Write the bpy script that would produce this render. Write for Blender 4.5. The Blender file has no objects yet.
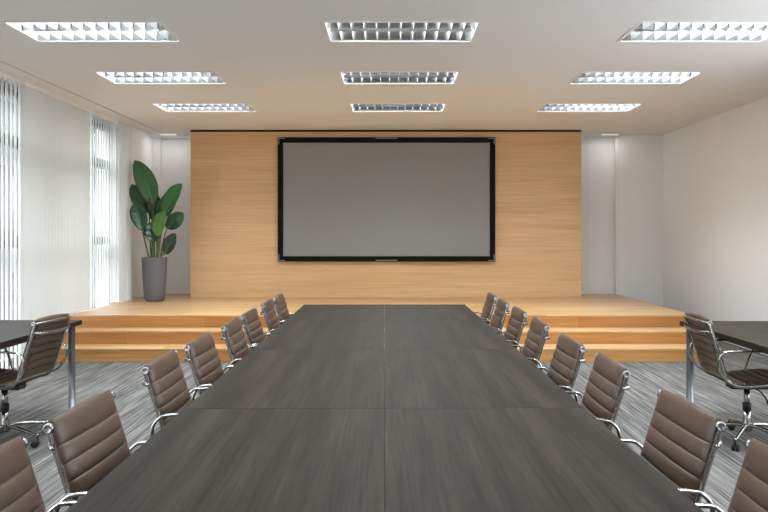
import bpy, bmesh, math, random
from mathutils import Vector, Matrix
random.seed(7)
R = math.radians
C = bpy.context.scene.collection
sc = bpy.context.scene

# ------------------------------------------------------------------ helpers
def lin(c):
    return tuple(((v / 255) / 12.92 if v / 255 <= .04045 else (((v / 255) + .074) / 1.074) ** 2.4) for v in c) + (1,)

def obj(name, bm, m=None, parent=None, smooth=False, loc=None):
    me = bpy.data.meshes.new(name)
    bmesh.ops.recalc_face_normals(bm, faces=bm.faces[:])
    if smooth:
        for f in bm.faces: f.smooth = True
    bm.to_mesh(me); bm.free()
    for mm in (m if isinstance(m, (list, tuple)) else [m]):
        if mm: me.materials.append(mm)
    o = bpy.data.objects.new(name, me); C.objects.link(o)
    if parent: o.parent = parent
    if loc: o.location = loc
    return o

def tag(o, label, cat, group=None):
    o['label'] = label; o['category'] = cat
    if group: o['group'] = group
    return o

def thing(name, label, cat, loc=(0, 0, 0), rotz=0, group=None):
    o = bpy.data.objects.new(name, None); C.objects.link(o)
    o.empty_display_size = .1
    o.location = loc; o.rotation_euler = (0, 0, rotz)
    return tag(o, label, cat, group)

def struct(name, bm, m, parent=None, smooth=False):
    o = obj(name, bm, m, parent, smooth)
    o['kind'] = 'structure'
    return o

def copy_tree(o, parent=None):
    c = o.copy(); C.objects.link(c); c.parent = parent
    for ch in o.children: copy_tree(ch, c)
    return c

def box(bm, x0, x1, y0, y1, z0, z1, bev=0, seg=2):
    vs = [bm.verts.new((x, y, z)) for z in (z0, z1) for y in (y0, y1) for x in (x0, x1)]
    fs = [bm.faces.new([vs[i] for i in q]) for q in ((0, 2, 3, 1), (4, 5, 7, 6), (0, 1, 5, 4), (2, 6, 7, 3), (0, 4, 6, 2), (1, 3, 7, 5))]
    if bev:
        es = list({e for f in fs for e in f.edges})
        bmesh.ops.bevel(bm, geom=es, offset=bev, segments=seg, affect='EDGES', profile=.5)
    return bm

def bx(*a, **k):
    return box(bmesh.new(), *a, **k)

def smooth_path(pts, n=6):
    pts = [Vector(p) for p in pts]; out = []
    for i in range(len(pts) - 1):
        p0 = pts[i - 1] if i else pts[0] * 2 - pts[1]
        p1, p2 = pts[i], pts[i + 1]
        p3 = pts[i + 2] if i + 2 < len(pts) else pts[-1] * 2 - pts[-2]
        for k in range(n):
            t = k / n
            out.append(.5 * ((2 * p1) + (p2 - p0) * t + (2 * p0 - 5 * p1 + 4 * p2 - p3) * t * t + (3 * p1 - p0 - 3 * p2 + p3) * t ** 3))
    out.append(pts[-1]); return out

def tube(bm, path, ra, rb=None, n=8, side=None, radii=None):
    """sweep an ellipse (ra along 'side', rb across) along a path"""
    rb = rb or ra
    path = [Vector(p) for p in path]; rings = []
    u = None
    for i, p in enumerate(path):
        t = (path[min(i + 1, len(path) - 1)] - path[max(i - 1, 0)]).normalized()
        if side is not None: u = Vector(side)
        elif u is None: u = t.orthogonal()
        u = (u - t * u.dot(t)).normalized(); v = t.cross(u)
        s = radii[i] if radii else 1
        rings.append([bm.verts.new(p + u * (ra * s * math.cos(2 * math.pi * k / n)) + v * (rb * s * math.sin(2 * math.pi * k / n))) for k in range(n)])
    for a, b in zip(rings, rings[1:]):
        for k in range(n): bm.faces.new((a[k], a[(k + 1) % n], b[(k + 1) % n], b[k]))
    bm.faces.new(rings[0][::-1]); bm.faces.new(rings[-1])
    return bm

def lathe(bm, prof, n=24, axis='Z', o=(0, 0, 0)):
    o = Vector(o); rings = []
    for r, h in prof:
        ring = []
        for k in range(n):
            a = 2 * math.pi * k / n; c, s = r * math.cos(a), r * math.sin(a)
            ring.append(bm.verts.new(o + Vector((c, s, h) if axis == 'Z' else (h, c, s))))
        rings.append(ring)
    for a, b in zip(rings, rings[1:]):
        for k in range(n): bm.faces.new((a[k], a[(k + 1) % n], b[(k + 1) % n], b[k]))
    bm.faces.new(rings[0][::-1]); bm.faces.new(rings[-1])
    return bm

# ------------------------------------------------------------------ materials
def mat(name, col=(200, 200, 200), rough=.5, metal=0, spec=.5, noise=None, bump=None):
    m = bpy.data.materials.new(name); m.use_nodes = True
    nt = m.node_tree; b = nt.nodes['Principled BSDF']
    b.inputs['Base Color'].default_value = lin(col)
    b.inputs['Roughness'].default_value = rough
    b.inputs['Metallic'].default_value = metal
    b.inputs['Specular IOR Level'].default_value = spec
    if noise or bump:
        tc = nt.nodes.new('ShaderNodeTexCoord'); mp = nt.nodes.new('ShaderNodeMapping')
        nt.links.new(tc.outputs['Object'], mp.inputs['Vector'])
        nz = nt.nodes.new('ShaderNodeTexNoise'); nt.links.new(mp.outputs[0], nz.inputs['Vector'])
        nz.inputs['Scale'].default_value = 1; nz.inputs['Detail'].default_value = 5
        s = (noise or bump)[0]; mp.inputs['Scale'].default_value = s
        if noise:
            mx = nt.nodes.new('ShaderNodeMix'); mx.data_type = 'RGBA'
            nt.links.new(nz.outputs['Fac'], mx.inputs[0])
            mx.inputs[6].default_value = lin(noise[1]); mx.inputs[7].default_value = lin(noise[2])
            nt.links.new(mx.outputs[2], b.inputs['Base Color'])
        if bump:
            bp = nt.nodes.new('ShaderNodeBump'); bp.inputs['Strength'].default_value = bump[1]; bp.inputs['Distance'].default_value = .01
            nt.links.new(nz.outputs['Fac'], bp.inputs['Height']); nt.links.new(bp.outputs[0], b.inputs['Normal'])
    return m

def ramp(nt, src, stops):
    r = nt.nodes.new('ShaderNodeValToRGB'); cr = r.color_ramp
    while len(cr.elements) < len(stops): cr.elements.new(.5)
    for e, (p, c) in zip(cr.elements, stops): e.position = p; e.color = lin(c)
    nt.links.new(src, r.inputs[0]); return r.outputs[0]

def mixc(nt, fac, a, b, mode='MIX'):
    mx = nt.nodes.new('ShaderNodeMix'); mx.data_type = 'RGBA'; mx.blend_type = mode
    if isinstance(fac, float): mx.inputs[0].default_value = fac
    else: nt.links.new(fac, mx.inputs[0])
    for k, v in ((6, a), (7, b)):
        if isinstance(v, tuple): mx.inputs[k].default_value = v
        else: nt.links.new(v, mx.inputs[k])
    return mx.outputs[2]

def nz(nt, vec, scale, detail=4, rough=.55):
    mp = nt.nodes.new('ShaderNodeMapping'); mp.inputs['Scale'].default_value = scale
    nt.links.new(vec, mp.inputs['Vector'])
    n = nt.nodes.new('ShaderNodeTexNoise'); n.inputs['Scale'].default_value = 1
    n.inputs['Detail'].default_value = detail; n.inputs['Roughness'].default_value = rough
    nt.links.new(mp.outputs[0], n.inputs['Vector']); return n.outputs['Fac']

def wood(name, base, dark, light, grain, broad, rough=.35, spec=.5, planks=None, rot=(0, 0, 0), gr=170):
    m = bpy.data.materials.new(name); m.use_nodes = True
    nt = m.node_tree; b = nt.nodes['Principled BSDF']
    tc = nt.nodes.new('ShaderNodeTexCoord'); v = tc.outputs['Object']
    g = nz(nt, v, grain, 5, .6); w = nz(nt, v, broad, 3, .5)
    c = ramp(nt, w, [(.3, dark), (.5, base), (.7, light)])
    gc = ramp(nt, g, [(.3, (gr, gr, gr)), (.55, (240, 240, 240)), (.75, (255, 255, 255))])
    c = mixc(nt, .75, c, gc, 'MULTIPLY')
    if planks:
        mp = nt.nodes.new('ShaderNodeMapping'); mp.inputs['Rotation'].default_value = rot
        nt.links.new(v, mp.inputs['Vector'])
        br = nt.nodes.new('ShaderNodeTexBrick'); nt.links.new(mp.outputs[0], br.inputs['Vector'])
        br.inputs['Scale'].default_value = 1; br.inputs['Brick Width'].default_value = planks[0]; br.inputs['Row Height'].default_value = planks[1]
        br.inputs['Mortar Size'].default_value = planks[2]; br.inputs['Mortar Smooth'].default_value = .3
        br.offset = .37; br.inputs['Bias'].default_value = 0
        br.inputs['Color1'].default_value = lin(planks[3]); br.inputs['Color2'].default_value = lin(planks[4]); br.inputs['Mortar'].default_value = lin(planks[5])
        c = mixc(nt, 1.0, c, br.outputs['Color'], 'MULTIPLY')
    nt.links.new(c, b.inputs['Base Color'])
    b.inputs['Roughness'].default_value = rough; b.inputs['Specular IOR Level'].default_value = spec
    return m

M = {}
M['white_wall'] = mat('white_wall_paint', (241, 240, 238), .85, spec=.2, bump=((60, 60, 60), .04))
M['back_wall'] = mat('back_wall_paint', (238, 237, 236), .85, spec=.2, bump=((60, 60, 60), .04))
M['ceil'] = mat('ceiling_paint', (232, 229, 226), .9, spec=.2)
M['trim'] = mat('white_trim', (232, 230, 226), .6)
M['gap_shade'] = mat('painted_gap_shade', (14, 9, 8), .9, spec=.1)  # near-black colour standing for shade inside narrow gaps
M['chrome'] = mat('polished_aluminium', (168, 166, 163), .2, 1)
M['steel'] = mat('brushed_steel_leg', (150, 152, 155), .35, 1)
M['leather'] = mat('brown_leather', (104, 86, 74), .42, spec=.45, noise=((9, 9, 9), (69, 51, 39), (83, 63, 50)))
M['mesh_back'] = M['leather']
M['black'] = mat('black_plastic', (20, 20, 21), .45)
M['frame_black'] = mat('black_frame', (8, 8, 10), .55, spec=.15)
M['screen'] = mat('grey_screen', (136, 136, 135), .5, spec=.4)
M['silver'] = mat('silver_metal', (160, 160, 162), .3, 1)
M['blade'] = mat('white_blade', (118, 117, 115), .4)
M['reflector'] = mat('aluminium_reflector', (165, 164, 162), .14, 1)
M['housing'] = mat('grey_housing', (150, 149, 146), .6)
M['pot'] = mat('grey_pot', (104, 105, 108), .7, noise=((25, 25, 25), (98, 99, 102), (110, 111, 114)))
M['soil'] = mat('soil', (48, 38, 30), .95, bump=((60, 60, 60), .8))
M['stem'] = mat('green_stem', (92, 108, 52), .5)
M['midrib'] = mat('leaf_midrib', (120, 150, 88), .5)
M['concrete'] = mat('pale_concrete', (66, 70, 71), .9)
M['far_glass'] = mat('far_window_glass', (48, 54, 58), .3)
M['paving'] = mat('outdoor_paving', (150, 150, 146), .9)
M['mullion'] = mat('grey_mullion', (118, 116, 112), .5)
def leafm(name, a, b):
    return mat(name, a, .33, spec=.5, noise=((7, 7, 7), a, b))
M['leaf_mid'] = leafm('leaf_green', (50, 98, 42), (36, 80, 34))
M['leaf_dark'] = leafm('leaf_dark_green', (24, 62, 38), (34, 76, 42))
M['leaf_deep'] = leafm('leaf_deep_green', (20, 40, 26), (34, 46, 34))
M['leaf_yellow'] = leafm('leaf_yellow_green', (62, 100, 38), (80, 116, 46))

M['panel'] = wood('oak_veneer', (223, 180, 130), (216, 171, 120), (228, 187, 138), (1.2, 60, 60), (.35, 9, 6), .42, .4, gr=215)
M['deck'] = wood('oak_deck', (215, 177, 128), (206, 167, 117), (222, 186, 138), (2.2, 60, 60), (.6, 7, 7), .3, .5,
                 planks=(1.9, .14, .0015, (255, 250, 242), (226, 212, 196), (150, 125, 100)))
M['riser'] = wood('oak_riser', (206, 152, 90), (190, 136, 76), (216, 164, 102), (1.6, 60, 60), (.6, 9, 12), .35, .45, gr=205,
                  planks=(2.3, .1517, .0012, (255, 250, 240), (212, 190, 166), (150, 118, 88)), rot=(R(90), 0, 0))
M['table'] = wood('dark_wood_laminate', (44, 38, 32), (34, 29, 24), (57, 50, 43), (85, 2.4, 30), (11, .7, 5), .52, .10, gr=140)
M['table_edge'] = mat('dark_table_edge', (44, 40, 38), .5)

# carpet
def carpet():
    m = bpy.data.materials.new('grey_streaked_carpet'); m.use_nodes = True
    nt = m.node_tree; b = nt.nodes['Principled BSDF']; v = nt.nodes.new('ShaderNodeTexCoord').outputs['Object']
    a = nz(nt, v, (120, 1.4, 1), 3, .6); d = nz(nt, v, (30, .5, 1), 2, .5); e = nz(nt, v, (300, 260, 1), 2, .5)
    c = ramp(nt, a, [(.40, (78, 75, 72)), (.5, (109, 106, 102)), (.62, (148, 143, 137))])
    c2 = ramp(nt, d, [(.35, (190, 189, 189)), (.65, (255, 255, 255))])
    c = mixc(nt, .8, c, c2, 'MULTIPLY')
    c3 = ramp(nt, e, [(.3, (190, 190, 190)), (.7, (255, 255, 255))])
    c = mixc(nt, .5, c, c3, 'MULTIPLY')
    nt.links.new(c, b.inputs['Base Color'])
    b.inputs['Roughness'].default_value = .95; b.inputs['Specular IOR Level'].default_value = .1
    return m
M['carpet'] = carpet()

def translucent(name, col, t):
    m = bpy.data.materials.new(name); m.use_nodes = True; nt = m.node_tree
    for n in list(nt.nodes):
        if n.type != 'OUTPUT_MATERIAL': nt.nodes.remove(n)
    out = nt.nodes['Material Output']
    d = nt.nodes.new('ShaderNodeBsdfDiffuse'); d.inputs[0].default_value = lin(col)
    tr = nt.nodes.new('ShaderNodeBsdfTranslucent'); tr.inputs[0].default_value = lin(col)
    mx = nt.nodes.new('ShaderNodeMixShader'); mx.inputs[0].default_value = t
    nt.links.new(d.outputs[0], mx.inputs[1]); nt.links.new(tr.outputs[0], mx.inputs[2]); nt.links.new(mx.outputs[0], out.inputs[0])
    return m
M['blind'] = translucent('cream_blind_fabric', (212, 213, 209), .19)
M['curtain'] = translucent('white_sheer_curtain', (222, 222, 219), .15)

def glass():
    m = bpy.data.materials.new('window_glass'); m.use_nodes = True; nt = m.node_tree
    for n in list(nt.nodes):
        if n.type != 'OUTPUT_MATERIAL': nt.nodes.remove(n)
    out = nt.nodes['Material Output']
    tr = nt.nodes.new('ShaderNodeBsdfTransparent'); tr.inputs[0].default_value = (.95, .96, .96, 1)
    gl = nt.nodes.new('ShaderNodeBsdfGlossy'); gl.inputs['Roughness'].default_value = .02
    lw = nt.nodes.new('ShaderNodeLayerWeight'); lw.inputs[0].default_value = .5
    pw = nt.nodes.new('ShaderNodeMath'); pw.operation = 'POWER'; nt.links.new(lw.outputs['Facing'], pw.inputs[0]); pw.inputs[1].default_value = 5
    fr = nt.nodes.new('ShaderNodeMath'); fr.operation = 'MULTIPLY_ADD'; nt.links.new(pw.outputs[0], fr.inputs[0]); fr.inputs[1].default_value = .8; fr.inputs[2].default_value = .04
    mx = nt.nodes.new('ShaderNodeMixShader'); nt.links.new(fr.outputs[0], mx.inputs[0])
    nt.links.new(tr.outputs[0], mx.inputs[1]); nt.links.new(gl.outputs[0], mx.inputs[2]); nt.links.new(mx.outputs[0], out.inputs[0])
    return m
M['glass'] = glass()

def emis(name, col, s):
    m = bpy.data.materials.new(name); m.use_nodes = True; b = m.node_tree.nodes['Principled BSDF']
    b.inputs['Base Color'].default_value = lin(col); b.inputs['Emission Color'].default_value = lin(col); b.inputs['Emission Strength'].default_value = s
    return m
M['tube'] = emis('lamp_tube_glow', (255, 252, 246), .7)

# ------------------------------------------------------------------ the setting
CZ = 3.10                       # ceiling
YB = 12.30                      # back wall
XL, XR, YN = -4.0, 4.49, -2.6
ST = .455                       # stage height
WX = -4.24                      # window plane

struct('floor', bx(-4.5, 4.7, YN - .1, YB + .2, -.12, 0), M['carpet'])
RW0, RW1, RZ0, RZ1 = .2, 6.2, .85, 2.85  # opening for the added right-wall windows
b = bx(XR, XR + .15, RW1, YB + .3, 0, CZ + .35)
box(b, XR, XR + .15, YN - .1, RW0, 0, CZ + .35); box(b, XR, XR + .15, RW0, RW1, 0, RZ0); box(b, XR, XR + .15, RW0, RW1, RZ1, CZ + .35)
struct('wall_right', b, M['white_wall'])
b = bx(-4.5, 3.74, YB + .08, YB + .28, 0, CZ + .35)
box(b, 3.74, XR + .15, YB - .05, YB + .28, 0, CZ + .35)
struct('wall_back', b, M['back_wall'])
struct('wall_front', bx(-4.5, XR + .15, YN - .15, YN, 0, CZ + .35), M['white_wall'])
# left wall: the solid pier between the last window and the corner
b = bx(-4.5, -3.98, 11.28, YB + .08, 0, CZ + .35)
box(b, -4.5, -4.0, YN - .1, YN + .25, 0, CZ + .35)
box(b, -4.4, WX - .05, YN + .2, 11.28, 3.02, CZ + .35)
struct('wall_left', b, M['back_wall'])

# lights: near edge rows and columns
LW, LD = 1.24, .60
ROWS = [(2.47, 0), (4.26, 0), (6.05, 0), (7.82, 1), (9.63, 2)]
COLS = [(-2.42, .0), (.075, 0), (2.55, 0)]
holes = [(cx - LW / 2, cx + LW / 2, ry - LD / 2, ry + LD / 2) for ry, _ in ROWS for cx, _ in COLS]
xs = sorted({-3.725, XR + .1} | {h[0] for h in holes} | {h[1] for h in holes})
ys = sorted({YN - .1, YB + .2} | {h[2] for h in holes} | {h[3] for h in holes})
bm = bmesh.new(); grid = {}
def gv(x, y):
    if (x, y) not in grid: grid[(x, y)] = bm.verts.new((x, y, CZ))
    return grid[(x, y)]
for i in range(len(xs) - 1):
    for j in range(len(ys) - 1):
        mx_, my_ = (xs[i] + xs[i + 1]) / 2, (ys[j] + ys[j + 1]) / 2
        if any(h[0] < mx_ < h[1] and h[2] < my_ < h[3] for h in holes): continue
        bm.faces.new([gv(xs[i], ys[j]), gv(xs[i], ys[j + 1]), gv(xs[i + 1], ys[j + 1]), gv(xs[i + 1], ys[j])])
ext = bmesh.ops.extrude_face_region(bm, geom=bm.faces[:])
bmesh.ops.translate(bm, verts=[g for g in ext['geom'] if isinstance(g, bmesh.types.BMVert)], vec=(0, 0, .018))
ceiling = struct('ceiling', bm, M['ceil'])
struct('ceiling_slab', bx(-4.5, XR + .15, YN - .15, YB + .28, CZ + .22, CZ + .35), M['ceil'])
# board over the curtain pocket, split from the ceiling by a thin groove
struct('trim_1', bx(-4.2, -3.745, YN, YB + .08, CZ - .004, CZ + .05), M['ceil'])
struct('trim_2', bx(-3.76, -3.71, YN, YB, CZ + .02, CZ + .06), M['gap_shade'])  # near-black strip above the groove, painted as its shade
# low beam above the back wall on each side of the wood panel
struct('trim_3', bx(-3.98, -3.18, YB - .12, YB + .08, CZ - .045, CZ), M['trim'])
struct('trim_4', bx(3.02, 3.74, YB - .02, YB + .08, CZ - .04, CZ), M['trim'])
# bright edge strips at the back wall
struct('trim_5', bx(-3.98, -3.85, YB - .02, YB + .08, ST, CZ - .045), M['trim'])
struct('trim_6', bx(3.15, 3.28, YB + .04, YB + .08, ST, CZ), M['trim'])  # strip put in for a shading variation on the wall
struct('trim_7', bx(-3.42, -3.34, YB + .04, YB + .08, ST, CZ), M['trim'])
struct('trim_8', bx(3.70, 3.76, YB - .06, YB - .0, ST, CZ), M['trim'])
struct('baseboard_back', bx(3.28, 3.70, YB + .06, YB + .08, ST, ST + .07), M['trim'])

# oak wall panel behind the screen
PX0, PX1, PY = -3.18, 2.99, 11.68
struct('wall_panel', bx(PX0, PX1, PY, PY + .03, ST, 3.068), M['panel'])
struct('wall_core', bx(PX0 + .01, PX1 - .01, PY + .03, YB + .08, ST, CZ), M['back_wall'])
struct('trim_9', bx(PX0, PX1, PY + .012, PY + .03, 3.068, CZ - .001), M['gap_shade'])  # near-black strip painted as the shadow gap over the panel

# stage with two steps
D3, D2, D1 = 8.39, 8.75, 9.11
SX0, SX1 = -4.02, 3.73
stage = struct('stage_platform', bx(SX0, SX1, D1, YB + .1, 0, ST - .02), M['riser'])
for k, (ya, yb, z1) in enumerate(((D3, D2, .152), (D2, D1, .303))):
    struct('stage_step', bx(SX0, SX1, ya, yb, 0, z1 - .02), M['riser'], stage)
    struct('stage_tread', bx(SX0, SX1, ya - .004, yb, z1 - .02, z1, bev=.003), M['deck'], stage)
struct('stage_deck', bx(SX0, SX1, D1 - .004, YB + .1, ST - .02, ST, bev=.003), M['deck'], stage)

# windows on the left, one bay each
BAY = 1.38
y0 = 11.28; n = 0
while y0 - BAY > YN + .2:
    n += 1; ya, yb = y0 - BAY, y0
    f = bx(WX - .06, WX + .04, ya, ya + .05, 0, 3.05)
    box(f, WX - .06, WX + .04, yb - .05, yb, 0, 3.05)
    box(f, WX - .06, WX + .04, ya + .05, yb - .05, 2.42, 2.54)
    box(f, WX - .06, WX + .04, ya + .05, yb - .05, 1.30, 1.42)
    box(f, WX - .06, WX + .04, ya + .05, yb - .05, 0, .08)
    box(f, WX - .06, WX + .04, ya + .05, yb - .05, 2.98, 3.05)
    w = struct('window_%d' % n, f, M['mullion'])
    g = bmesh.new()
    for za, zb in ((.08, 1.30), (1.42, 2.42), (2.54, 2.98)):
        box(g, WX - .012, WX - .004, ya + .05, yb - .05, za, zb)
    struct('glass', g, M['glass'], w)
    y0 -= BAY
for k in range(4):  # unseen right-wall windows, added so daylight reaches the left chairs' fronts
    n += 1; ya, yb = RW0 + k * 1.5, RW0 + (k + 1) * 1.5
    f = bx(XR + .05, XR + .11, ya, ya + .05, RZ0, RZ1)
    box(f, XR + .05, XR + .11, yb - .05, yb, RZ0, RZ1); box(f, XR + .05, XR + .11, ya + .05, yb - .05, RZ0, RZ0 + .05); box(f, XR + .05, XR + .11, ya + .05, yb - .05, RZ1 - .05, RZ1)
    w = struct('window_%d' % n, f, M['mullion'])
    struct('glass', bx(XR + .075, XR + .083, ya + .05, yb - .05, RZ0 + .05, RZ1 - .05), M['glass'], w)
struct('wall_sill', bx(-4.4, WX - .06, YN, 11.28, -.1, .02), M['concrete'])

# ------------------------------------------------------------------ outdoors
struct('ground', bx(-70, -4.4, -30, 80, -4.2, -4.0), M['paving'])
nb = thing('office_building', 'pale neighbouring building glimpsed through the gaps of the window blinds', 'building', (-17, 24, -4))
obj('wall', bx(-3, 0, -22, 26, 0, 11.4), M['concrete'], nb)
for k in range(4):
    for j in range(16): obj('window', bx(.0, .04, -21 + j * 3, -19 + j * 3, .9 + k * 2.8, 2.5 + k * 2.8), M['far_glass'], nb)
g = bmesh.new()
for k in range(5): box(g, 0, .35, -22, 26, k * 2.8 + .02, k * 2.8 + .22)
obj('ledge', g, M['concrete'], nb)

# ------------------------------------------------------------------ blinds
def vanes(y0, y1, phi, step=.088, wd=.104, x=-3.99, jit=3):
    bm = bmesh.new(); y = y0
    while y < y1:
        a = R(phi + random.uniform(-jit, jit)); dx, dy = -math.sin(a) * wd / 2, math.cos(a) * wd / 2
        nx, ny = dy, -dx; L = math.hypot(nx, ny); nx, ny = nx / L, ny / L
        # gently bowed strip with thickness, three columns
        cols = []
        for s in (-1, 0, 1):
            bow = .006 * (1 - s * s)
            cols.append((x + dx * s + nx * bow, y + dy * s + ny * bow))
        z0_ = (ST + .015 if y > D1 else .03); z1_ = CZ - .045
        lo = [bm.verts.new((px, py, z0_)) for px, py in cols]; hi = [bm.verts.new((px, py, z1_)) for px, py in cols]
        for i in range(2): bm.faces.new((lo[i], lo[i + 1], hi[i + 1], hi[i]))
        y += step
    return bm
def blind(y0, y1, phi, label, **k):
    t = thing('vertical_blind', label, 'blind', (0, 0, 0), 0, 'vertical blinds along the window wall')
    obj('head_rail', bx(-4.02, -3.96, y0 - .04, y1 - .05, CZ - .045, CZ - .004), M['trim'], t)
    obj('vanes', vanes(y0, y1, phi, **k), M['blind'], t)
    return t
blind(3.0, 7.94, 43, 'half-open vertical blind with daylight gaps at the left edge of the photo')
blind(8.02, 9.72, -15, 'closed cream vertical blind between the two half-open ones, behind the left desk')
blind(9.80, 10.70, 36, 'half-open vertical blind with daylight gaps beside the potted plant')
# gathered sheer curtain in the corner
bm = bmesh.new(); N = 90; lo, hi = [], []
for i in range(N + 1):
    s = i / N; y = 10.74 + .5 * s
    x = -3.97 + .045 * math.sin(s * 2 * math.pi * 5.5) + .012 * math.sin(s * 31)
    lo.append(bm.verts.new((x + .01 * math.sin(s * 17), y, ST + .012))); hi.append(bm.verts.new((x * .5 - 1.985, y, CZ - .01)))
for i in range(N): bm.faces.new((lo[i], lo[i + 1], hi[i + 1], hi[i]))
cur = obj('curtain', bm, M['curtain'], None, True)
tag(cur, 'white sheer curtain gathered in folds in the corner behind the potted plant', 'curtain')

# ------------------------------------------------------------------ ceiling lights
def make_light():
    root = thing('ceiling_light', '', 'ceiling light', (0, 0, CZ), 0, 'recessed louvred lights in the ceiling')
    a, d = LW / 2, LD / 2; RH = .135
    f = bmesh.new(); e = .022
    box(f, -a - .004, a + .004, -d - .004, -d + e, -.004, .0); box(f, -a - .004, a + .004, d - e, d + .004, -.004, .0)
    box(f, -a - .004, -a + e, -d + e, d - e, -.004, .0); box(f, a - e, a + .004, -d + e, d - e, -.004, .0)
    obj('frame', f, M['ceil'], root)
    h = bmesh.new()
    box(h, -a, a, -d, d, .195, .205); box(h, -a, a, -d, -d + .006, .0, .195); box(h, -a, a, d - .006, d, .0, .195)
    box(h, -a, -a + .006, -d, d, .0, .195); box(h, a - .006, a, -d, d, .0, .195)
    obj('housing', h, M['housing'], root)
    # long reflector strips: two sides and the divider, V-shaped section
    r = bmesh.new()
    for yc, w in ((-d + .026, .016), (0, .024), (d - .026, .016)):
        vs = []
        for x in (-a + .01, a - .01):
            vs.append([r.verts.new((x, yc - w, RH)), r.verts.new((x, yc, .004)), r.verts.new((x, yc + w, RH))])
        r.faces.new((vs[0][0], vs[0][1], vs[1][1], vs[1][0])); r.faces.new((vs[0][1], vs[0][2], vs[1][2], vs[1][1])); r.faces.new((vs[0][2], vs[0][0], vs[1][0], vs[1][2]))
        r.faces.new((vs[0][0], vs[0][1], vs[0][2])); r.faces.new((vs[1][0], vs[1][1], vs[1][2]))
    obj('reflector', r, M['reflector'], root)
    l = bmesh.new(); N = 12
    for row in (-1, 1):
        for k in range(N + 1):
            x = -a + .012 + k * (LW - .024) / N; w = .006
            y0, y1 = (row * d / 2 - d / 2 + .026, row * d / 2 + d / 2 - .026)
            q = [[l.verts.new((x - w, y, .074)), l.verts.new((x, y, .002)), l.verts.new((x + w, y, .074))] for y in (y0, y1)]
            for i, j in ((0, 1), (1, 2), (2, 0)): l.faces.new((q[0][i], q[0][j], q[1][j], q[1][i]))
            l.faces.new(q[0]); l.faces.new(q[1])
    obj('louver', l, M['blade'], root)
    for row in (-1, 1):
        obj('lamp_tube', tube(bmesh.new(), [(-a + .04, row * d / 2, .17), (a - .04, row * d / 2, .17)], .014, n=10), M['tube'], root, True)
    ld = bpy.data.lights.new('tube_light', 'AREA')
    ld.shape = 'RECTANGLE'; ld.size = LW - .06; ld.size_y = LD - .08; ld.energy = LAMP; ld.color = (.82, .925, 1); ld.spread = R(165)
    lo_ = bpy.data.objects.new('tube_light', ld); C.objects.link(lo_); lo_.parent = root; lo_.location = (0, 0, .15)
    return root
LAMP = 98
LP = make_light()
depth_word = {2: 'row nearest the camera', 3: 'middle row', 4: 'back row closest to the screen'}
col_word = ['left column by the window', 'centre column above the table', 'right column by the white wall']
k = 0
for ri, (ry, _) in enumerate(ROWS):
    for ci, (cx, _) in enumerate(COLS):
        o = LP if k == 0 else copy_tree(LP)
        k += 1
        o.location = (cx, ry, CZ)
        if ri >= 2: o['label'] = 'louvred ceiling light, %s, %s' % (depth_word[ri], col_word[ci])
        else: o['label'] = 'louvred ceiling light out of frame, %s, %s' % (['above the camera', 'ahead of the camera'][ri], col_word[ci])

for xa, xb, lab in ((3.41, 3.69, 'short white linear light at the ceiling of the right recess beside the oak panel'), (-3.78, -3.50, 'short white linear light at the ceiling of the left recess above the plant')):
    rl = thing('ceiling_strip_light', lab, 'light', ((xa + xb) / 2, YB - .26, CZ), 0, 'linear lights in the wall recesses')
    hl = (xb - xa) / 2
    obj('housing', bx(-hl, hl, -.03, .03, -.025, 0, bev=.003), M['trim'], rl)
    obj('diffuser', bx(-hl + .01, hl - .01, -.02, .02, -.031, -.025, bev=.002), M['tube'], rl)
    l2 = bpy.data.lights.new('strip_light', 'AREA'); l2.shape = 'RECTANGLE'; l2.size = hl * 1.8; l2.size_y = .04; l2.energy = 1.5; l2.color = (.97, .98, 1)
    lo2 = bpy.data.objects.new('strip_light', l2); C.objects.link(lo2); lo2.parent = rl; lo2.location = (0, 0, -.034)
sp = obj('ceiling_slot', bx(-.98, .8, 10.97, 11.37, CZ - .006, CZ - .0002, bev=.002), M['ceil'])
tag(sp, 'long flat access cover on the ceiling just above the screen', 'ceiling cover')

# ------------------------------------------------------------------ screen
SX, SXX, SZ0, SZ1, SY = -1.796, 1.623, 1.022, 2.976, PY
scn = thing('projection_screen', 'large grey screen in a black frame on the oak panel', 'screen', ((SX + SXX) / 2, SY, SZ0))
hw, hh = (SXX - SX) / 2, SZ1 - SZ0; ft = .085
f = bmesh.new()
box(f, -hw, hw, -.06, -.002, 0, ft, bev=.004); box(f, -hw, hw, -.06, -.002, hh - ft, hh, bev=.004)
box(f, -hw, -hw + ft, -.06, -.002, ft, hh - ft, bev=.004); box(f, hw - ft, hw, -.06, -.002, ft, hh - ft, bev=.004)
obj('frame', f, M['frame_black'], scn)
obj('display_surface', bx(-hw + ft, hw - ft, -.04, -.01, ft, hh - ft), M['screen'], scn)
for sx in (-1, 1):
    for sz in (0, 1):
        bm = bmesh.new(); X = sx * (hw - .012); Z = hh - .012 if sz else .012
        xa, xb = sorted((X, X - sx * .10)); za, zb = sorted((Z, Z + (-.012 if sz else .012)))
        box(bm, xa, xb, -.064, -.059, za, zb)
        xa, xb = sorted((X, X - sx * .012)); za, zb = sorted((Z, Z + (-.10 if sz else .10)))
        box(bm, xa, xb, -.064, -.059, za, zb)
        obj('corner_bracket', bm, M['silver'], scn)
obj('badge', bx(-.17, .17, -.064, -.059, hh - .022, hh - .008), M['silver'], scn)
obj('badge', bx(-.17, .17, -.064, -.059, .012, .028), M['silver'], scn)

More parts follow.
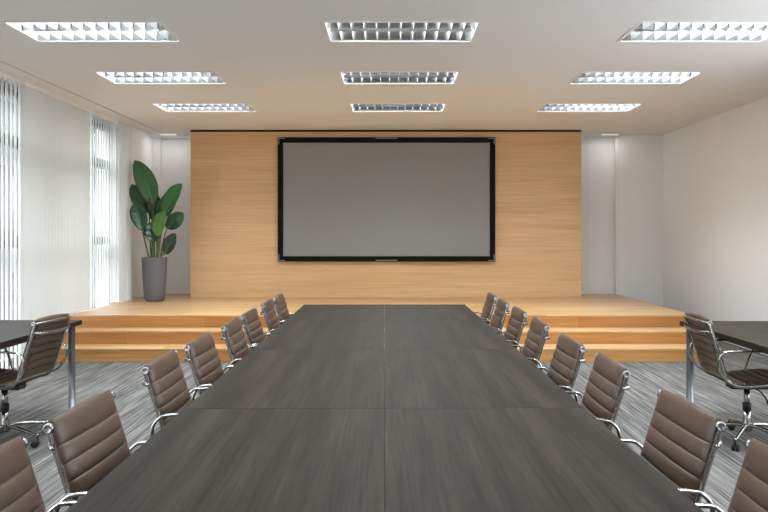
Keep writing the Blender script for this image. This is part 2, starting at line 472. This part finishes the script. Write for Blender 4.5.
# ------------------------------------------------------------------ tables
def make_table(name, wd, ln, leg_pts, leg_r=.026):
    root = thing(name, '', 'table')
    t = .036
    top = obj('tabletop', bx(-wd / 2, wd / 2, -ln / 2, ln / 2, .74 - t, .74, bev=.0012), M['table'], root)
    fr = bmesh.new(); i = .13
    for s in (-1, 1):
        box(fr, s * (wd / 2 - i) - .02, s * (wd / 2 - i) + .02, -ln / 2 + .1, ln / 2 - .1, .66, .74 - t)
        box(fr, -wd / 2 + i + .02, wd / 2 - i - .02, s * (ln / 2 - .12) - .02, s * (ln / 2 - .12) + .02, .66, .74 - t)
    obj('under_frame', fr, M['table_edge'], root)
    for lx, ly in leg_pts:
        lg = bmesh.new()
        lathe(lg, [(leg_r + .004, 0), (leg_r + .004, .02), (leg_r, .022), (leg_r, .74 - t - .006), (leg_r + .02, .74 - t - .005), (leg_r + .02, .74 - t)], 16, 'Z', (lx, ly, 0))
        obj('leg', lg, M['steel'], root, True)
    return root
YAW = -.0101
HW = .81
seams = [1.44, 2.99, 4.54, 6.09, 7.46]
proto = {}
row_word = ['nearest the camera', 'second from the camera', 'third from the camera', 'farthest from the camera, by the stage']
for i in range(4):
    ln = seams[i + 1] - seams[i] - .002
    for s in (-1, 1):
        key = round(ln, 2)
        if key not in proto:
            o = make_table('conference_table', HW - .0008, ln, [(lx, ly) for lx in (-.02, .33) for ly in (-ln / 2 + .07, ln / 2 - .07)])
            proto[key] = o
        else: o = copy_tree(proto[key])
        # legs stand towards the middle of the joined table, so mirror by turning half round
        yc = (seams[i] + seams[i + 1]) / 2; xc = s * HW / 2
        o.rotation_euler.z = -YAW + (math.pi if s > 0 else 0)
        o.location = (xc * math.cos(-YAW) - yc * math.sin(-YAW), xc * math.sin(-YAW) + yc * math.cos(-YAW), 0)
        tag(o, 'dark table of the joined long table, %s half, %s' % ('left' if s < 0 else 'right', row_word[i]), 'table', 'tables joined into the long conference table')
DW, DL = .82, 1.5
dk = make_table('desk', DW, DL, [(lx, ly) for lx in (-DW / 2 + .06, DW / 2 - .06) for ly in (-DL / 2 + .06, DL / 2 - .06)], .028)
dk.location = (-2.55 - DW / 2, 6.09 - DL / 2, 0); dk['category'] = 'desk'; dk['label'] = 'dark wood side desk on grey legs at the left, by the window blinds'
dk2 = copy_tree(dk); dk2.location = (2.34 + DW / 2, 6.02 - DL / 2, 0)
dk2['label'] = 'dark wood side desk on grey legs at the right, by the white wall'
for d_ in (dk, dk2): d_['group'] = 'side desks'

# ------------------------------------------------------------------ chairs
def sling(path_yz, bounds, hw, puff_f, puff_b, sag, base_t=.004, nx=12):
    """ribbed upholstery: path in the local yz plane, first = start; bounds = seam positions along its length"""
    P = smooth_path([(0, y, z) for y, z in path_yz], 14)
    acc = [0]
    for a, b_ in zip(P, P[1:]): acc.append(acc[-1] + (b_ - a).length)
    L = acc[-1]; bounds = [v * L for v in bounds]
    def at(s):
        s = min(max(s, 0), L)
        for i in range(len(P) - 1):
            if s <= acc[i + 1] or i == len(P) - 2:
                t = (s - acc[i]) / (acc[i + 1] - acc[i]); return P[i].lerp(P[i + 1], t), (P[i + 1] - P[i]).normalized()
    bm = bmesh.new(); F, B = [], []
    ss = []
    for a, b_ in zip(bounds, bounds[1:]):
        for u in (0, .03, .09, .22, .38, .54, .70, .85, .95): ss.append((a + (b_ - a) * u, u))
    ss.append((bounds[-1], 1.0))
    for s, u in ss:
        p, t = at(s); nrm = Vector((0, t.z, -t.y))
        bulge = max(0.0, 1 - (2 * u - 1) ** 2) ** .42
        rf, rb = [], []
        for i in range(nx + 1):
            e = 2 * i / nx - 1
            x = e * hw; edge = max(0.0, 1 - abs(e) ** 6) ** .5
            off = sag * (1 - e * e)
            rf.append(bm.verts.new(p + Vector((x, 0, 0)) + nrm * (off + base_t + puff_f * bulge * edge)))
            rb.append(bm.verts.new(p + Vector((x, 0, 0)) + nrm * (off - base_t - puff_b * bulge * edge)))
        F.append(rf); B.append(rb)
    for G in (F, B):
        for a, b_ in zip(G, G[1:]):
            for i in range(nx): bm.faces.new((a[i], a[i + 1], b_[i + 1], b_[i]))
    for k in (0, -1):
        for i in range(nx): bm.faces.new((F[k][i], F[k][i + 1], B[k][i + 1], B[k][i]))
    for k in range(len(F) - 1):
        for i in (0, nx): bm.faces.new((F[k][i], F[k + 1][i], B[k + 1][i], B[k][i]))
    return bm

RX = .222
BACK = [(-.346, .872), (-.336, .858), (-.318, .80), (-.272, .655), (-.236, .535), (-.212, .468)]
SEAT = [(-.205, .452), (-.16, .440), (-.02, .446), (.12, .462), (.20, .468), (.245, .458), (.262, .435)]
def make_chair():
    root = thing('office_chair', '', 'chair')
    obj('backrest', sling(BACK, [0, .20, .335, .465, .595, .725, .855, 1.0], RX + .005, .021, .012, -.012), M['leather'], root, True)
    obj('seat', sling(SEAT[::1], [0, .125, .25, .375, .5, .625, .75, .875, 1.0], RX + .005, -.018, -.010, .006), M['leather'], root, True)
    rib = [(-.340, .858), (-.333, .845), (-.318, .80), (-.272, .655), (-.236, .535), (-.215, .478), (-.17, .440), (-.10, .432), (.02, .442), (.14, .458), (.21, .464), (.25, .452), (.262, .43)]
    for s in (-1, 1):
        obj('side_frame', tube(bmesh.new(), smooth_path([(s * (RX - .001), y - .011 * min(1, max(0, (z - .45) / .1)), z - (.008 if z < .5 else 0)) for y, z in rib], 5), .007, .0125, 8, (1, 0, 0)), M['chrome'], root, True)
        arm = [(s * .236, -.09, .432), (s * .262, -.17, .440), (s * .272, -.245, .475), (s * .274, -.292, .545), (s * .274, -.296, .615), (s * .273, -.268, .655), (s * .272, -.22, .668), (s * .270, -.05, .668), (s * .268, .10, .664), (s * .267, .152, .648), (s * .266, .158, .61), (s * .262, .125, .54), (s * .240, .085, .456)]
        obj('armrest', tube(bmesh.new(), smooth_path(arm, 5), .013, .007, 8, (1, 0, 0)), M['chrome'], root, True)
        kn = bmesh.new()
        lathe(kn, [(.009, .228), (.0145, .229), (.0155, .232), (.0155, .242), (.0135, .245), (.0100, .245), (.0092, .241), (.004, .241)], 20, 'X', (-.004, -.340, .851))
        if s < 0:
            for v in kn.verts: v.co.x *= -1
        obj('knob', kn, M['silver'], root, True)
        kn = bmesh.new()
        lathe(kn, [(.004, .220), (.0065, .222), (.0065, .236), (.004, .238)], 12, 'X', (0, -.330, .79))
        if s < 0:
            for v in kn.verts: v.co.x *= -1
        obj('bolt', kn, M['chrome'], root, True)
    obj('top_spreader', tube(bmesh.new(), smooth_path([(-RX, -.350, .850), (-.12, -.366, .852), (.12, -.366, .852), (RX, -.350, .850)], 6), .009, n=8), M['chrome'], root, True)
    obj('back_spreader', tube(bmesh.new(), smooth_path([(-RX, -.334, .79), (-.16, -.372, .782), (0, -.384, .78), (.16, -.372, .782), (RX, -.334, .79)], 6), .010, .006, 8, (0, 0, 1)), M['chrome'], root, True)
    sp_ = bmesh.new()
    for y in (-.10, .10):
        tube(sp_, smooth_path([(-RX, y, .440), (-.12, y, .405), (.12, y, .405), (RX, y, .440)], 6), .014, .009, 8, (0, 1, 0))
    obj('seat_spreader', sp_, M['chrome'], root, True)
    obj('mechanism', bx(-.055, .055, -.13, .14, .372, .412, bev=.012), M['black'], root)
    lv = tube(bmesh.new(), smooth_path([(.05, .02, .385), (.14, .03, .378), (.22, .03, .350), (.25, .03, .335)], 4), .005, n=6)
    tube(lv, [(.245, .03, .339), (.285, .03, .318)], .011, .006, 8)
    obj('lever', lv, M['black'], root, True)
    col = bmesh.new()
    lathe(col, [(.021, .22), (.021, .374)], 16)
    obj('gas_column', col, M['chrome'], root, True)
    col = bmesh.new()
    lathe(col, [(.022, .215), (.029, .217), (.029, .272), (.022, .274)], 16)
    obj('column_collar', col, M['black'], root, True)
    base = bmesh.new()
    lathe(base, [(.028, .075), (.036, .085), (.036, .12), (.026, .16), (.024, .216)], 16)
    for k in range(5):
        a = R(90 + 72 * k + 18); c, s = math.cos(a), math.sin(a)
        tube(base, smooth_path([(.02 * c, .02 * s, .118), (.12 * c, .12 * s, .112), (.27 * c, .27 * s, .086), (.315 * c, .315 * s, .080)], 4), .017, .013, 8, (-s, c, 0),
             radii=[1.15 - .45 * i / 12 for i in range(13)])
    obj('star_base', base, M['chrome'], root, True)
    for k in range(5):
        a = R(90 + 72 * k + 18); c, s = math.cos(a), math.sin(a); p = Vector((.31 * c, .31 * s, 0))
        w = bmesh.new(); sw = R(40 * k + 25); t = Vector((math.cos(sw), math.sin(sw), 0)); q = Vector((-t.y, t.x, 0))
        for sd in (-1, 1):
            ring0 = []
            for off, rr in ((.006, .021), (.009, .025), (.021, .025), (.024, .02)):
                ring0.append([w.verts.new(p + t * .018 + q * (sd * off) + t * (rr * math.cos(j * math.pi / 8)) + Vector((0, 0, .025 + rr * math.sin(j * math.pi / 8)))) for j in range(16)])
            for A, B_ in zip(ring0, ring0[1:]):
                for j in range(16): w.faces.new((A[j], A[(j + 1) % 16], B_[(j + 1) % 16], B_[j]))
            w.faces.new(ring0[0]); w.faces.new(ring0[-1])
        tube(w, smooth_path([p + Vector((0, 0, .072)), p + t * .004 + Vector((0, 0, .05)), p + t * .018 + Vector((0, 0, .03))], 3), .009, .007, 8)
        obj('caster', w, M['black'], root, True)
    return root
chair0 = make_chair(); first = True
def chair(x, y, face, label, group):
    """face = heading of the chair's front in degrees from +X"""
    global first
    o = chair0 if first else copy_tree(chair0); first = False
    o.location = (x, y, 0); o.rotation_euler = (0, 0, R(face - 90))
    tag(o, label, 'chair', group)
    return o
nth = ['nearest the camera', 'second from the camera', 'third from the camera', 'fourth from the camera', 'fifth from the camera', 'third from the far end', 'second from the far end', 'farthest from the camera, by the stage']
LY = [1.86, 2.475, 3.45, 4.07, 4.875, 5.50, 6.33, 6.96]
RY = [1.84, 2.50, 3.365, 4.035, 4.895, 5.66, 6.40, 7.09]
LXk = [-1.05, -1.044, -1.079, -1.064, -1.063, -1.068, -1.072, -1.073]
RXk = [1.01, 1.009, 1.0, .982, .983, .981, .967, .964]
JL = [0, -1.5, 1, -1, .5, -1, 1, 0]; JR = [0, 1.5, -1, 1, -.5, 1, 0, 0]
for i in range(8):
    chair(LXk[i] + .345, LY[i], JL[i], 'ribbed leather chair left of the long table, %s' % nth[i], 'chairs along the long table')
for i in range(8):
    chair(RXk[i] - .345, RY[i], 180 + JR[i], 'ribbed leather chair right of the long table, %s' % nth[i], 'chairs along the long table')
chair(-2.69, 5.14, 176, 'brown ribbed leather swivel chair at the left side desk, turned to the window', 'chairs at the side desks')
chair(2.475, 5.16, -3, 'brown ribbed leather swivel chair at the right side desk, turned to the white wall', 'chairs at the side desks')

# ------------------------------------------------------------------ potted plant
PD = 11.05; PXc = (154.5 - 392) * PD / 740
pl = thing('potted_plant', 'tall leafy green plant in a grey tapered pot on the stage by the window', 'plant', (PXc, PD, ST))
pb = bmesh.new()
lathe(pb, [(.126, 0), (.137, .012), (.152, .10), (.165, .24), (.175, .42), (.182, .64), (.184, .652), (.172, .652), (.168, .60), (.02, .598)], 36)
obj('pot', pb, M['pot'], pl, True)
sb = bmesh.new(); lathe(sb, [(.166, .592), (.16, .603), (.08, .612), (.01, .615)], 24)
obj('soil', sb, M['soil'], pl, True)
def pp(cx, cy, dd=0):
    x = 120 + cx / 4.653; y = 150 + cy / 4.653
    return Vector(((x - 392) * PD / 740 - PXc, dd, 1.44 + (235 - y) * PD / 740 - ST))
def leaf(base, tip, wd, bend, m, depth0, depth1, tilt, stem_from):
    wd *= 1.2
    b0, t0 = pp(*base, depth0), pp(*tip, depth1)
    mid = (b0 + t0) / 2; axis = (t0 - b0)
    side = Vector((axis.z, 0, -axis.x)).normalized(); mid += side * bend * axis.length
    side = (side * math.cos(tilt) + Vector((0, 1, 0)) * math.sin(tilt)).normalized()
    bm = bmesh.new(); N = 16; K = 4; rows = []
    for i in range(N + 1):
        t = i / N
        c = b0 * (1 - t) ** 2 + mid * 2 * t * (1 - t) + t0 * t * t
        w = wd / 2 * (math.sin(math.pi * min(1, t) ** .9)) ** .58 if 0 < t < 1 else 0
        w = max(w, .002)
        tan = ((mid - b0) * (1 - t) + (t0 - mid) * t).normalized()
        sd = (side - tan * side.dot(tan)).normalized(); nr = tan.cross(sd)
        if nr.y > 0: nr = -nr
        row = []
        for j in range(-K, K + 1):
            e = j / K
            row.append(bm.verts.new(c + sd * w * e + nr * (.22 * w * abs(e) + .006 * math.sin(t * 22 + e * 2) * abs(e))))
        rows.append(row)
    for a, b_ in zip(rows, rows[1:]):
        for j in range(2 * K): bm.faces.new((a[j], a[j + 1], b_[j + 1], b_[j]))
    o = obj('leaf', bm, m, pl, True)
    md = o.modifiers.new('thick', 'SOLIDIFY'); md.thickness = .0018; md.offset = 0
    mb = bmesh.new(); pts = []
    for i in range(N):
        t = i / N; c = b0 * (1 - t) ** 2 + mid * 2 * t * (1 - t) + t0 * t * t
        pts.append(c)
    tube(mb, pts, .0045, n=6, radii=[1 - .8 * i / N for i in range(N)])
    obj('midrib', mb, M['midrib'], o, True)
    s0 = Vector((stem_from[0], stem_from[1], .60))
    dirn = (mid - b0).normalized()
    pa = smooth_path([s0, s0.lerp(b0, .5) + Vector((0, 0, .06)), b0 - dirn * .02, b0 + dirn * .03], 5)
    obj('stem', tube(bmesh.new(), pa, .010, n=8, radii=[1.35 - .9 * i / (len(pa) - 1) for i in range(len(pa))]), M['stem'], pl, True)
leaf((150, 250), (74, 50), .25, .10, M['leaf_mid'], .02, -.06, .25, (-.03, .0))
leaf((122, 290), (48, 158), .19, -.05, M['leaf_dark'], .10, .06, .2, (-.06, .04))
leaf((72, 250), (124, 378), .20, -.04, M['leaf_dark'], -.05, -.16, -.3, (-.07, -.02))
leaf((150, 330), (158, 192), .17, .0, M['leaf_deep'], .06, .04, .5, (-.02, .06))
leaf((168, 318), (244, 184), .20, .10, M['leaf_dark'], .04, .02, .3, (.03, .03))
leaf((208, 302), (296, 160), .22, -.10, M['leaf_mid'], -.02, -.08, -.35, (.05, -.01))
leaf((215, 366), (293, 292), .19, -.05, M['leaf_dark'], .05, .02, .2, (.07, .03))
leaf((212, 285), (194, 404), .19, .06, M['leaf_yellow'], -.10, -.20, .3, (.04, -.05))
leaf((152, 335), (170, 430), .20, .05, M['leaf_dark'], -.03, -.12, -.2, (.0, -.04))
leaf((212, 484), (266, 388), .17, -.02, M['leaf_deep'], -.04, -.08, -.2, (.10, -.03))

# ------------------------------------------------------------------ sky, camera, look
w = bpy.data.worlds.new('sky'); sc.world = w; w.use_nodes = True
bg = w.node_tree.nodes['Background']; bg.inputs[0].default_value = (.92, .97, 1.04, 1); bg.inputs[1].default_value = 8.0
cam = bpy.data.cameras.new('camera'); co = bpy.data.objects.new('camera', cam); C.objects.link(co)
co.location = (0, 0, 1.44); co.rotation_euler = (R(90), 0, 0)
cam.sensor_width = 36; cam.lens = 740 / 768 * 36
cam.shift_x = -8 / 768; cam.shift_y = -21 / 768; cam.clip_start = .05; cam.clip_end = 300
sc.camera = co
sc.view_settings.view_transform = 'Standard'; sc.view_settings.look = 'None'
sc.view_settings.gamma = 1; sc.view_settings.exposure = 0; sc.view_settings.use_curve_mapping = False
sc.cycles.use_denoising = True
